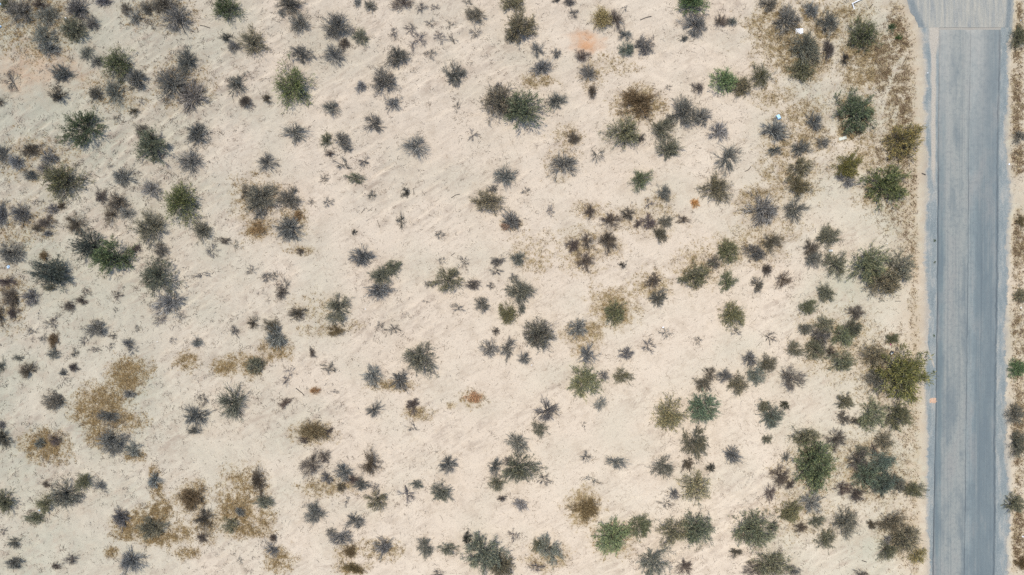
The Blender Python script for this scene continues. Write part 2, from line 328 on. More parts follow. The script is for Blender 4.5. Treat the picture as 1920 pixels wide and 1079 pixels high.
protos = {}
def put_plant(i):
    kind, x, y, rx, ry = plants[i]
    rng = np.random.default_rng(5000 + i)
    v = int(rng.integers(0, NVAR[kind]))
    key = (kind, v)
    if key not in protos: protos[key] = build_plant(kind, v)
    parts = protos[key]
    rm = (rx + ry) / 2 / PXM
    zc = .42 * SPEC[kind]['h'] * rm
    X, Y = wx(x) * (1 - zc / CAMH), wy(y) * (1 - zc / CAMH)
    z = ground_z(X, Y) - .015
    t = np.array(TINT[(int(x), int(y))]) * 2.2 if (int(x), int(y)) in TINT else np.array(BASE[kind]); st = np.array(STEM[kind])
    j = rng.normal(0, 1, 4)
    t = t * .80 + .20 * t.mean()
    t = t * (1 + .13 * j[0]) * np.array([1 + .06 * j[1], 1, 1 + .10 * j[2]])
    st = st * (1 + .14 * j[3]) * np.array([1 + .03 * j[1], 1, 1 + .05 * j[2]])
    sc3 = (rx / PXM * rng.uniform(.95, 1.06), ry / PXM * rng.uniform(.95, 1.06), rm * rng.uniform(.8, 1.1))
    # turn in steps of a half turn or mirrored, plus a small twist, so that long shapes stay along the surveyed axes
    if abs(rx - ry) < .12 * (rx + ry): rot = rng.uniform(0, 2 * math.pi)
    else: rot = rng.integers(0, 2) * math.pi + rng.normal(0, .15)
    mir = 1 if rng.random() < .5 else -1
    lab = label_for(i)
    def props(o):
        o.location = (X, Y, z); o.rotation_euler = (0, 0, rot); o.scale = (sc3[0] * mir, sc3[1], sc3[2])
        o['label'] = lab; o['category'] = CAT[kind]; o['group'] = GROUP[kind]
    if 'whole' in parts:
        o = bpy.data.objects.new(NAME[kind], parts['whole']); col.objects.link(o); props(o)
        c = t if kind == 'T' else st
        if kind == 'T' and x > 1640: c = c * np.array([1.1, 1.7, .9])
        o.color = (*np.clip(c, .01, 1), 1)
        return
    root = bpy.data.objects.new(NAME[kind], None); root.empty_display_size = .2; col.objects.link(root); props(root)
    for p, me in parts.items():
        o = bpy.data.objects.new(p, me); col.objects.link(o); o.parent = root
        o.color = (*np.clip(t if p == 'foliage' else st, .01, 1), 1)

# ------------------------------------------------------------------ road lines in the photo
def interp(tab, py):
    return np.interp(py, [a for a, b in tab], [b for a, b in tab])
ROAD_L = [(-3000, 1830), (55, 1761.5), (270, 1758), (540, 1757), (810, 1753), (1079, 1748), (4000, 1690)]
ROAD_R = [(-3000, 1940), (55, 1877), (270, 1872.5), (540, 1870.5), (810, 1867), (1079, 1865), (4000, 1840)]
SH_L = [(-3000, 1790), (-200, 1712), (-60, 1694), (0, 1700), (20, 1708), (45, 1720), (80, 1728), (130, 1733), (200, 1735), (300, 1736), (400, 1735), (470, 1734), (540, 1736), (620, 1735), (700, 1735), (780, 1736), (860, 1738), (940, 1737), (1000, 1738), (1079, 1740), (4000, 1680)]
SH_R = [(-3000, 1965), (0, 1900), (60, 1897), (100, 1891), (150, 1888), (270, 1888), (340, 1892), (380, 1897), (420, 1892), (540, 1888), (650, 1884), (750, 1885), (830, 1888), (900, 1893), (1000, 1890), (1079, 1893), (4000, 1870)]

# ------------------------------------------------------------------ terrain
STEP = .16
def axis(lo, hi):
    a = np.arange(lo, hi + 1e-6, STEP); far = []
    d, v = STEP, hi
    while v < 4000: d *= 1.35; v += d; far.append(v)
    d, v = STEP, lo; near = []
    while v > -4000: d *= 1.35; v -= d; near.append(v)
    return np.concatenate([near[::-1], a, far]), len(near), len(a)
AX, ix0, nxd = axis(-60, 60); AY, iy0, nyd = axis(-38, 38)
xs, ys = AX[ix0:ix0 + nxd], AY[iy0:iy0 + nyd]
GX, GY = np.meshgrid(xs, ys)                       # (ny, nx)
def spectral(seed, lx, ly, ang=0.0, p=1.0):
    """smooth random field, correlation lengths lx, ly metres along axes turned by ang"""
    rng = np.random.default_rng(seed); n = rng.normal(size=GX.shape)
    fx = np.fft.fftfreq(GX.shape[1], STEP)[None, :]; fy = np.fft.fftfreq(GX.shape[0], STEP)[:, None]
    u = fx * math.cos(ang) + fy * math.sin(ang); w = -fx * math.sin(ang) + fy * math.cos(ang)
    H = np.exp(-((u * lx) ** 2 + (w * ly) ** 2) ** p)
    f = np.fft.ifft2(np.fft.fft2(n) * H).real
    return (f - f.mean()) / f.std()
PX, PY = GX * PXM + 960, 539.5 - GY * PXM
ANG = math.radians(27)
s1 = spectral(1, 5.0, .75, ANG); s2 = spectral(2, 2.2, .38, ANG + .15); s3 = spectral(3, 9, 7); s4 = spectral(4, .9, .7); s5 = spectral(5, 2.4, 1.9)
patchy = 1 / (1 + np.exp(-3 * spectral(6, 10, 8)))
roadness = np.clip(np.minimum((PX - (interp(SH_L, PY) - 34)) / 24, ((interp(SH_R, PY) + 12) - PX) / 10), 0, 1)
Z = (.030 * s1 + .022 * s2) * (.35 + .9 * patchy) + .07 * s3 + .020 * s4 + .035 * s5
# shallow ruts the photo shows as curving lines
def rut(pts, w):
    d = np.full(GX.shape, 1e9)
    for (ax, ay), (bx, by) in zip(pts[:-1], pts[1:]):
        vx, vy = bx - ax, by - ay; tt = np.clip(((PX - ax) * vx + (PY - ay) * vy) / (vx * vx + vy * vy), 0, 1)
        d = np.minimum(d, np.hypot(PX - ax - tt * vx, PY - ay - tt * vy))
    return np.exp(-(d / w) ** 2)
ruts = np.maximum.reduce([rut([(831, 350), (827, 380), (816, 402), (800, 422), (786, 434)], 2.0), .6 * rut([(735, 451), (752, 447), (757, 440)], 2), .5 * rut([(640, 352), (680, 348), (720, 330), (800, 318), (840, 300)], 4)])
Z = (Z - .05 * ruts) * (1 - roadness)
Z += .035 * spectral(8, 3, 2.5) * (1 - roadness) * (PX > 1890)
def ground_z(x, y):
    i = min(max(int(round((x - xs[0]) / STEP)), 0), nxd - 1); j = min(max(int(round((y - ys[0]) / STEP)), 0), nyd - 1)
    return float(Z[j, i])

# soil masks -----------------------------------------------------------
def blob(cx, cy, rx, ry, soft=.35, ang=0.0):
    c, s = math.cos(math.radians(ang)), math.sin(math.radians(ang))
    u = ((PX - cx) * c + (PY - cy) * s) / rx; w = (-(PX - cx) * s + (PY - cy) * c) / ry
    q = np.hypot(u, w) + .16 * s4 + .10 * s5
    return np.clip((1 - q) / soft + .5, 0, 1)
orange = np.maximum.reduce([blob(1097, 80, 26, 20, .9) * .75, blob(1100, 86, 13, 8, .8) * 1.0, blob(65, 130, 80, 40, 1.0) * .33, blob(40, 150, 45, 35, 1.0) * .25, blob(20, 120, 40, 25, .9) * .2])
salmon = blob(1750, 752, 8, 5, .4)
# straw-coloured plant litter: (x, y, rx, ry, strength)
DUFF = """1010 152 34 12 .5;1150 575 44 34 .55;1112 622 16 20 .6;1225 535 30 26 .5;1095 640 26 30 .35;1082 625 26 20 .4;1197 195 40 30 .6;1110 140 22 24 .35;1140 120 40 16 .3;1170 130 30 12 .25;
1415 368 26 18 .6;1424 395 36 34 .3;1605 225 44 44 .55;1600 250 40 16 .7;1695 272 44 40 .6;1658 355 50 40 .5;1593 310 32 26 .35;1095 954 30 30 .5;1029 1045 40 22 .4;
1150 1010 38 30 .4;517 656 28 18 .5;240 705 36 30 .7;190 762 46 34 .7;225 785 42 24 .6;352 679 22 16 .5;424 688 22 14 .6;472 685 22 18 .6;450 672 30 10 .4;
90 838 40 28 .7;190 815 30 22 .6;255 855 20 10 .6;290 885 8 12 .5;295 920 12 14 .6;265 985 44 26 .7;300 960 22 22 .7;240 1004 34 12 .7;300 1008 40 14 .7;335 1000 24 20 .5;
360 933 28 26 .6;455 905 38 30 .45;445 950 40 32 .7;465 995 40 16 .6;384 985 22 30 .4;352 1038 26 12 .5;210 1036 12 10 .6;588 812 34 20 .6;525 1050 24 20 .6;495 975 20 30 .45;
612 915 40 14 .4;640 905 30 14 .35;716 1030 44 20 .4;655 1032 22 16 .4;662 1066 30 10 .45;735 722 34 10 .5;785 776 22 12 .6;885 748 22 14 .4;848 762 10 7 .4;590 620 26 12 .3;665 612 18 10 .3;
590 575 40 24 .2;1485 430 24 20 .25;1350 900 2 2 .1;485 430 20 18 .5;560 405 14 14 .5;565 470 24 8 .35;955 422 18 10 .4;1102 395 30 16 .3;1090 470 34 40 .35;1139 460 30 24 .3;
1238 380 26 18 .35;1200 415 70 24 .2;1065 258 26 18 .3;1052 300 30 34 .2;1000 470 40 30 .22;1000 490 24 24 .3;1310 500 44 40 .3;1364 470 28 28 .25;1340 495 24 20 .3;1420 460 44 36 .3;
1500 60 90 50 .55;1470 90 60 40 .5;1510 120 50 34 .55;1560 110 40 34 .4;1590 25 44 20 .45;1450 30 40 30 .4;1630 100 50 34 .7;1650 130 34 24 .7;1600 150 22 28 .6;1650 150 30 30 .5;
1455 180 40 26 .35;1500 215 50 30 .45;1530 260 50 24 .4;1470 270 40 30 .4;1460 330 30 44 .35;1500 340 36 40 .3;1680 180 36 60 .5;1690 60 22 60 .7;1710 140 16 60 .5;1640 300 40 30 .4;1690 320 30 60 .4;
1715 420 10 200 .75;1700 200 16 120 .6;1712 60 14 70 .6;1700 420 20 60 .35;1717 720 9 340 .6;1690 410 40 40 .25;1700 850 14 100 .25;1640 880 70 60 .35;1530 880 60 44 .3;1500 960 60 50 .2;1690 1000 40 50 .3;1580 640 70 60 .25;1660 690 60 60 .35;
1908 60 12 80 .7;1905 200 14 70 .7;1905 300 16 26 .7;1910 460 16 50 .6;1905 520 12 40 .4;1908 620 14 60 .5;1910 770 16 70 .6;1910 880 12 40 .4;1908 1010 14 50 .7;60 300 60 40 .25;40 420 60 40 .2;60 50 80 60 .3;300 30 60 30 .2;
20 560 30 50 .3;220 170 50 40 .2;340 160 50 40 .22;480 390 40 50 .3;540 410 30 40 .25"""
duff = np.zeros(GX.shape)
for row in DUFF.replace('\n', '').split(';'):
    a = list(map(float, row.split())); duff = np.maximum(duff, a[4] * blob(*a[:4], soft=.95))
brk = spectral(21, .55, .5)
trails = np.maximum.reduce([rut(p, w_) for p, w_ in (([(1484, 0), (1495, 24), (1512, 58), (1535, 78), (1562, 86)], 5), ([(1562, 86), (1566, 120), (1558, 160), (1515, 166), (1470, 150), (1430, 128)], 9), ([(1558, 164), (1600, 176), (1660, 174)], 4), ([(1700, 96), (1678, 130), (1662, 175), (1652, 215), (1628, 245), (1590, 270)], 4.5), ([(1562, 180), (1562, 240), (1575, 290), (1620, 330), (1612, 400)], 7), ([(1490, 190), (1440, 215), (1400, 222)], 6), ([(1720, 100), (1724, 260), (1722, 420)], 3.5), ([(1655, 186), (1640, 196)], 10))])
duff = duff * (1 - .85 * trails)
duff = np.clip(duff * (.92 + (.42 * brk + .25 * s4) * np.clip(1.15 - duff, .2, 1)), 0, 1) * (1 - .6 * roadness)
crust = np.clip((720 - PX) / 700, 0, 1) * .85 + .3 * blob(70, 230, 120, 60, 1.2) + .62 * np.clip((PX - 1330) / 300, 0, 1) + .14 * spectral(31, 6, 5)
crust = np.clip(crust, 0, 1)
streak = np.clip(.5 + .28 * s2 + .22 * s1, 0, 1) * (.35 + .65 * patchy)
gravel = np.clip(np.minimum((PX - (interp(SH_L, PY) - 10)) / 16, ((interp(SH_R, PY) + 6) - PX) / 10) + .2 * s4, 0, 1)

verge = .62 * np.clip((PX - 1672) / 36, 0, 1) * np.clip((interp(SH_L, PY) + 4 - PX) / 8, 0, 1) * (.75 + .25 * s4) + .4 * np.clip((PX - interp(SH_R, PY)) / 8, 0, 1)
nX, nY = len(AX), len(AY)
FX, FY = np.meshgrid(AX, AY); FZ = np.zeros(FX.shape)
def pad(a, edge=True):
    return np.pad(a, ((iy0, nY - iy0 - nyd), (ix0, nX - ix0 - nxd)), mode='edge' if edge else 'constant')
FZ = pad(Z, False)
ti = np.arange(nX * nY).reshape(nY, nX)
F = np.stack([ti[:-1, :-1], ti[:-1, 1:], ti[1:, 1:], ti[1:, :-1]], -1).reshape(-1, 4)

m, nt, nodes, L = mat('desert_sand')
tc = N(nt, 'ShaderNodeTexCoord').outputs['Object']
A1 = N(nt, 'ShaderNodeVertexColor', layer_name='soil_a'); A2 = N(nt, 'ShaderNodeVertexColor', layer_name='soil_b')
sa = N(nt, 'ShaderNodeSeparateColor'); L.new(A1.outputs[0], sa.inputs[0]); sb = N(nt, 'ShaderNodeSeparateColor'); L.new(A2.outputs[0], sb.inputs[0])
big = noise(nt, tc, .12, 4); mid = noise(nt, tc, 1.1, 6, .65); fine = noise(nt, tc, 7, 6, .7); grit = noise(nt, tc, 22, 3, .7)
dirv = mapping(nt, mapping(nt, tc, (1, 1, 1), -ANG), (.42, 2.6, 1)); strk = noise(nt, dirv, 1.0, 6, .65, .6)
c = ramp(nt, big, [(.3, (.592,.508,.400)), (.7, (.615,.538,.428))])
c = mix(nt, mathn(nt, 'MULTIPLY', sa.outputs[1], .85), c, (.440,.428,.328))
wash = ramp(nt, noise(nt, tc, .33, 4, .6), [(.42, .12), (.62, 1)])
c = mix(nt, mathn(nt, 'MULTIPLY', ramp(nt, strk, [(.50, 0), (.68, .6)]), wash), c, (.40,.325,.245))
c = mix(nt, ramp(nt, noise(nt, tc, .7, 6, .68), [(.50, 0), (.68, .5)]), c, (.45,.37,.275))
c = mix(nt, mathn(nt, 'MULTIPLY', ramp(nt, sb.outputs[1], [(.45, 0), (.85, .5)]), ramp(nt, mid, [(.42, 0), (.62, 1)])), c, (.36,.285,.215))
c = mix(nt, ramp(nt, fine, [(.53, 0), (.68, .55)]), c, (.335,.285,.222))
c = mix(nt, ramp(nt, grit, [(.30, .22), (.48, 0)]), c, (.62,.55,.46))
c = mix(nt, ramp(nt, grit, [(.56, 0), (.68, .45)]), c, (.25,.21,.165))
rill = mathn(nt, 'ABSOLUTE', mathn(nt, 'SUBTRACT', noise(nt, mapping(nt, mapping(nt, tc, (1, 1, 1), -ANG - .1), (.32, .8, 1)), .8, 3, .5, 1.4), .5))
c = mix(nt, mathn(nt, 'MULTIPLY', mathn(nt, 'MULTIPLY', ramp(nt, rill, [(.0, .75), (.022, 0)]), ramp(nt, mid, [(.40, .15), (.60, 1)])), wash), c, (.385,.31,.235))
dl = mathn(nt, 'MULTIPLY', sa.outputs[2], ramp(nt, mid, [(.28, .6), (.55, 1.25)]))
dl = mathn(nt, 'MULTIPLY', dl, ramp(nt, fine, [(.35, .75), (.6, 1.3)]), True)
c = mix(nt, mathn(nt, 'MULTIPLY', dl, .8), c, ramp(nt, grit, [(.35, (.27,.20,.105)), (.65, (.43,.335,.19))]))
c = mix(nt, mathn(nt, 'MULTIPLY', mathn(nt, 'MULTIPLY', sa.outputs[0], ramp(nt, mid, [(.36, .6), (.56, 1.15)])), ramp(nt, fine, [(.35, .8), (.6, 1.2)])), c, ramp(nt, grit, [(.35, (.46,.265,.14)), (.65, (.60,.39,.235))]))
gr = ramp(nt, noise(nt, tc, 16, 5, .75), [(.3, (.20,.205,.20)), (.6, (.36,.34,.30))])
c = mix(nt, mathn(nt, 'MULTIPLY', sb.outputs[0], .75), c, gr)
c = mix(nt, mathn(nt, 'MULTIPLY', sb.outputs[2], ramp(nt, mid, [(.3, .5), (.6, 1)])), c, (.47,.385,.275))
h = mathn(nt, 'ADD', mathn(nt, 'MULTIPLY', fine, .55), mathn(nt, 'ADD', mathn(nt, 'MULTIPLY', grit, .25), mathn(nt, 'MULTIPLY', strk, .8)))
o = N(nt, 'ShaderNodeOutputMaterial'); bs = N(nt, 'ShaderNodeBsdfDiffuse'); bs.inputs['Roughness'].default_value = 1.0
bp = N(nt, 'ShaderNodeBump'); bp.inputs['Strength'].default_value = .55; bp.inputs['Distance'].default_value = .09
L.new(h, bp.inputs['Height']); L.new(bp.outputs[0], bs.inputs['Normal']); L.new(c, bs.inputs['Color']); L.new(bs.outputs[0], o.inputs[0])
me = mesh_from('ground', np.stack([FX, FY, FZ], -1).reshape(-1, 3), F, m)
for nm, chs in (('soil_a', (orange, crust, duff)), ('soil_b', (gravel, streak, np.clip(verge, 0, 1)))):
    at = me.color_attributes.new(nm, 'FLOAT_COLOR', 'POINT')
    arr = np.ones((nX * nY, 4), np.float32)
    for k, ch in enumerate(chs): arr[:, k] = pad(ch, nm == 'soil_a' and k == 1).ravel()
    at.data.foreach_set('color', arr.ravel())
me.shade_smooth()
ground = bpy.data.objects.new('ground', me); col.objects.link(ground); ground['kind'] = 'structure'

# ------------------------------------------------------------------ road, shoulders, dirt apron
def strip(name, left, right, y0, y1, ncol, z, m, step=3.0, jl=0.0, jr=0.0, seed=0, attr=None, skirt=.06, jt=0.0):
    rng = np.random.default_rng(seed)
    dense = np.arange(y0, y1 + .01, step)
    yy = dense
    def wob(j):
        a = rng.normal(size=len(yy)); b = np.convolve(rng.normal(size=len(yy)), np.ones(7) / 2.6, 'same')
        c3 = np.convolve(rng.normal(size=len(yy)), np.ones(31) / 5.6, 'same')
        return j * (.6 * a + .8 * b + .9 * c3)
    l = interp(left, yy) + wob(jl); r = interp(right, yy) + wob(jr)
    u = np.linspace(0, 1, ncol)
    X = wx(l)[:, None] * (1 - u) + wx(r)[:, None] * u; Y = np.repeat(wy(yy)[:, None], ncol, 1)
    if jt: Y[0] += rng.normal(0, jt, ncol); 
    Zs = np.full(X.shape, z)
    # skirt down on both sides so the sheet has a real edge
    X = np.concatenate([X[:, :1] - .03, X, X[:, -1:] + .03], 1); Y = np.concatenate([Y[:, :1], Y, Y[:, -1:]], 1)
    Zs = np.concatenate([np.full((len(yy), 1), z - skirt), Zs, np.full((len(yy), 1), z - skirt)], 1)
    Zs[0] = np.minimum(Zs[0], z - skirt)
    n = ncol + 2; idx = np.arange(len(yy) * n).reshape(len(yy), n)
    Fq = np.stack([idx[1:, :-1], idx[1:, 1:], idx[:-1, 1:], idx[:-1, :-1]], -1).reshape(-1, 4)
    me = mesh_from(name, np.stack([X, Y, Zs], -1).reshape(-1, 3), Fq, m)
    at = me.color_attributes.new('lane', 'FLOAT_COLOR', 'POINT')
    arr = np.zeros((len(yy), n, 4), np.float32); uu = np.concatenate([[0], u, [1]])
    arr[..., 0] = uu[None, :]; arr[..., 3] = 1
    if attr is not None:
        PXs, PYs = X * PXM + 960, 539.5 - Y * PXM
        arr[..., 1] = attr(PXs, PYs, uu)
    at.data.foreach_set('color', arr.ravel())
    ob = bpy.data.objects.new(name, me); col.objects.link(ob); ob['kind'] = 'structure'
    return ob

# asphalt: worn chip seal laid in two passes
m, nt, nodes, L = mat('worn_asphalt')
tc = N(nt, 'ShaderNodeTexCoord').outputs['Object']
a = N(nt, 'ShaderNodeVertexColor', layer_name='lane'); s = N(nt, 'ShaderNodeSeparateColor'); L.new(a.outputs[0], s.inputs[0])
lane = s.outputs[0]
wob = mathn(nt, 'MULTIPLY', mathn(nt, 'SUBTRACT', noise(nt, mapping(nt, tc, (1, .35, 1)), .9, 4), .5), .06)
lw = mathn(nt, 'ADD', lane, wob)
c = ramp(nt, lw, [(0, (.135,.165,.168)), (.085, (.160,.198,.196)), (.14, (.252,.262,.236)), (.46, (.258,.268,.240)), (.53, (.215,.245,.234)), (.60, (.190,.225,.222)), (.66, (.150,.182,.184)), (.90, (.152,.183,.185)), (1, (.162,.194,.197))])
stripes = noise(nt, mapping(nt, tc, (5.5, .05, 1), -.01), 1.0, 4, .7)
c = mix(nt, ramp(nt, stripes, [(.38, .36), (.52, 0)]), c, (.115,.135,.14))
c = mix(nt, ramp(nt, stripes, [(.52, 0), (.66, .42)]), c, (.275,.272,.240))
pat = noise(nt, mapping(nt, tc, (1, .3, 1)), .55, 5, .6)
c = mix(nt, ramp(nt, pat, [(.38, .65), (.52, 0)]), c, (.115,.145,.155))
c = mix(nt, ramp(nt, pat, [(.52, 0), (.68, .55)]), c, (.262,.25,.225))
ch = noise(nt, tc, 28, 3, .8)
c = mix(nt, ramp(nt, noise(nt, tc, 3.2, 5, .75), [(.36, .4), (.52, 0)]), c, (.12,.14,.145))
c = mix(nt, ramp(nt, ch, [(.36, .5), (.5, 0)]), c, (.085,.09,.095))
c = mix(nt, ramp(nt, ch, [(.55, 0), (.70, .40)]), c, (.34,.34,.33))
def seam(pos, w, st):
    d = mathn(nt, 'ABSOLUTE', mathn(nt, 'SUBTRACT', mathn(nt, 'ADD', lane, mathn(nt, 'MULTIPLY', mathn(nt, 'SUBTRACT', noise(nt, mapping(nt, tc, (.1, .8, 1)), .8 + pos, 3), .5), .02)), pos))
    return mathn(nt, 'MULTIPLY', mathn(nt, 'SUBTRACT', 1.0, mathn(nt, 'DIVIDE', d, w), True), mathn(nt, 'MULTIPLY', ramp(nt, noise(nt, mapping(nt, tc, (.2, .25, 1)), 1.3 + pos, 3), [(.3, .45), (.55, 1)]), st))
for pos, w, st in ((0.004, .020, .85), (.505, .012, .75), (.975, .014, .8), (.73, .007, .35)):
    c = mix(nt, seam(pos, w, st), c, (.055,.065,.075))
# sand washed over the end of the paving (its own outline, painted by a per-vertex dust mask)
c = mix(nt, mathn(nt, 'MULTIPLY', s.outputs[1], ramp(nt, noise(nt, tc, 1.6, 5, .7), [(.3, .5), (.6, 1)])), c, (.335,.325,.285))
out_principled(nt, c, .92, .12, bump=ch, bump_str=.5, bump_dist=.015)
def road_dust(px, py, u):
    top = np.clip(1 - (py - 58) / 330, 0, 1) * .8 * (.6 + .4 * np.sin(px * .09))
    return np.clip(top + np.clip(1 - (py - 55) / 10, 0, 1) * np.clip(1 - abs(px - 1818) / 14, 0, 1), 0, 1)
strip('road', ROAD_L, ROAD_R, 55, 4000, 40, .034, m, step=4, jl=.25, jr=.45, seed=3, attr=road_dust, skirt=.05, jt=.01)

# gravel shoulders
m, nt, nodes, L = mat('shoulder_gravel')
tc = N(nt, 'ShaderNodeTexCoord').outputs['Object']
a = N(nt, 'ShaderNodeVertexColor', layer_name='lane'); s = N(nt, 'ShaderNodeSeparateColor'); L.new(a.outputs[0], s.inputs[0])
g1 = noise(nt, tc, 13, 4, .8); g2 = noise(nt, mapping(nt, tc, (1.4, .35, 1)), 1.2, 5, .65)
c = ramp(nt, g2, [(.35, (.170,.200,.200)), (.62, (.245,.265,.250))])
dust = mathn(nt, 'ADD', s.outputs[1], mathn(nt, 'MULTIPLY', mathn(nt, 'SUBTRACT', g2, .40), 1.3), True)
c = mix(nt, ramp(nt, dust, [(.15, 0), (.65, 1)]), c, (.385,.345,.28))
c = mix(nt, ramp(nt, g1, [(.34, .55), (.48, 0)]), c, (.11,.115,.12))
c = mix(nt, ramp(nt, g1, [(.54, 0), (.68, .6)]), c, (.45,.44,.42))
out_principled(nt, c, .95, .1, bump=g1, bump_str=.9, bump_dist=.03)
def dust_l(px, py, u):
    band = np.clip(1 - abs(px - (1750 + 0 * py)) / 6, 0, 1) * np.clip((360 - py) / 60, 0, 1)
    edge = np.clip(1 - u / .25, 0, 1)[None, :] * .5
    top = np.clip(1 - abs(px - np.interp(py, [0, 30, 60, 100], [1745, 1750, 1752, 1752])) / 16, 0, 1) * np.clip((110 - py) / 40, 0, 1)
    line = .8 * np.clip(1 - abs(px - np.interp(py, [580, 650, 690], [1736, 1738, 1752])) / 2.5, 0, 1) * (py > 560) * (py < 690)
    sal = 0
    return np.clip(band + edge + top + line, 0, 1)
strip('road_shoulder', SH_L, ROAD_L, -3000 if False else 40, 4000, 14, .020, m, step=3, jl=2.0, jr=.1, seed=5, attr=dust_l, skirt=.03, jt=.1)
strip('road_shoulder', ROAD_R, SH_R, 40, 4000, 8, .018, m, step=3, jl=.1, jr=2.0, seed=6, attr=lambda px, py, u: np.clip((u - .75) / .25, 0, 1)[None, :] * .35 + 0 * px, skirt=.03, jt=.1)

# unpaved continuation of the road beyond the paving
m, nt, nodes, L = mat('graded_dirt')
tc = N(nt, 'ShaderNodeTexCoord').outputs['Object']
a = N(nt, 'ShaderNodeVertexColor', layer_name='lane'); s = N(nt, 'ShaderNodeSeparateColor'); L.new(a.outputs[0], s.inputs[0])
g1 = noise(nt, tc, 13, 4, .8); g2 = noise(nt, mapping(nt, tc, (2.6, .22, 1), .18), 1.3, 5, .65)
c = ramp(nt, g2, [(.34, (.215,.225,.215)), (.52, (.295,.288,.248)), (.7, (.36,.335,.275))])
c = mix(nt, s.outputs[1], c, ramp(nt, g2, [(.35, (.140,.165,.168)), (.65, (.185,.205,.202))]))
c = mix(nt, ramp(nt, g1, [(.34, .45), (.48, 0)]), c, (.14,.14,.135))
c = mix(nt, ramp(nt, g1, [(.54, 0), (.68, .5)]), c, (.46,.44,.40))
out_principled(nt, c, .95, .1, bump=g1, bump_str=.8, bump_dist=.03)
def dirt_attr(px, py, u):
    l = np.clip(1 - abs(px - np.interp(py, [-100, 0, 30, 60], [1690, 1706, 1718, 1731])) / 11, 0, 1)
    r = np.clip(1 - abs(px - np.interp(py, [-100, 0, 60], [1899, 1893, 1888])) / 7, 0, 1)
    return np.clip(1.6 * np.maximum(l, r), 0, 1)
strip('dirt_road', SH_L, SH_R, -3000, 54, 60, .026, m, step=4, jl=1.3, jr=1.2, seed=7, attr=dirt_attr, skirt=.03)

# ------------------------------------------------------------------ loose cover: dry grass and twig litter
def grass_object():
    rng = np.random.default_rng(77)
    V, T = [], []
    # density of tufts follows the litter mask; position sampled from the mask
    d = (duff + 2.2 * np.clip(duff - .38, 0, 1)) * (np.abs(GX) < 50) * (np.abs(GY) < 29) * (1 - roadness)
    p = (d / d.sum()).ravel(); n = 85000
    pick = rng.choice(len(p), n, p=p)
    x = GX.ravel()[pick] + rng.uniform(-.08, .08, n); y = GY.ravel()[pick] + rng.uniform(-.08, .08, n)
    # a little more along the sandy flats
    z = Z.ravel()[pick]
    B = 4; N_ = n * B
    az = rng.uniform(0, 2 * math.pi, N_); tl = rng.uniform(.7, 1.5, N_); ln = rng.uniform(.06, .22, N_) * np.repeat(rng.uniform(.5, 1.2, n), B)
    base = np.repeat(np.stack([x, y, z], 1), B, 0) + rng.normal(size=(N_, 3)) * [.03, .03, 0]
    dirn = np.stack([np.cos(az) * np.sin(tl), np.sin(az) * np.sin(tl), np.cos(tl)], 1)
    w = np.stack([-np.sin(az), np.cos(az), np.zeros(N_)], 1) * rng.uniform(.012, .028, (N_, 1))
    tip = base + dirn * ln[:, None]; tip[:, 2] = np.maximum(tip[:, 2], base[:, 2] + .008)
    mid = base * .45 + tip * .55; mid[:, 2] += ln * .08
    V = np.stack([base - w * .5, base + w * .5, mid + w * .45, tip, mid - w * .45], 1)
    Fq = np.arange(N_ * 5).reshape(-1, 5)
    tint = np.empty((n, 3))
    gold, brown, straw, red = np.array([.33,.230,.105]), np.array([.20,.145,.085]), np.array([.46,.375,.22]), np.array([.185,.118,.078])
    k = rng.random((n, 1)); px = x * PXM + 960
    lft = (px < 560)[:, None]; rgt = (px > 1640)[:, None]
    tint = np.where(lft, np.where(k < .6, gold, np.where(k < .85, brown, straw)), np.where(rgt, np.where(k < .45, brown, np.where(k < .75, red, straw)), np.where(k < .35, brown, np.where(k < .6, gold, straw))))
    tint = tint * rng.uniform(.8, 1.2, (n, 1))
    return V.reshape(-1, 3), Fq, np.repeat(tint, B * 5, 0)
def attr_mat(name, transl=.15):
    m, nt, _, L = mat(name)
    a = N(nt, 'ShaderNodeVertexColor', layer_name='tint')
    out_principled(nt, a.outputs[0], .85, .1, translucent=transl); return m
def tinted(name, V, F, tint, m):
    me = mesh_from(name, V, F, m)
    at = me.color_attributes.new('tint', 'FLOAT_COLOR', 'POINT')
    at.data.foreach_set('color', np.concatenate([tint, np.ones((len(tint), 1))], 1).astype(np.float32).ravel())
    ob = bpy.data.objects.new(name, me); col.objects.link(ob); return ob
V, Fg, tint = grass_object()
g = tinted('dry_grass', V, Fg, tint, attr_mat('dry_grass')); g['kind'] = 'stuff'; g['label'] = 'low straw and brown dead grass matted on the sand'; g['category'] = 'dead grass'

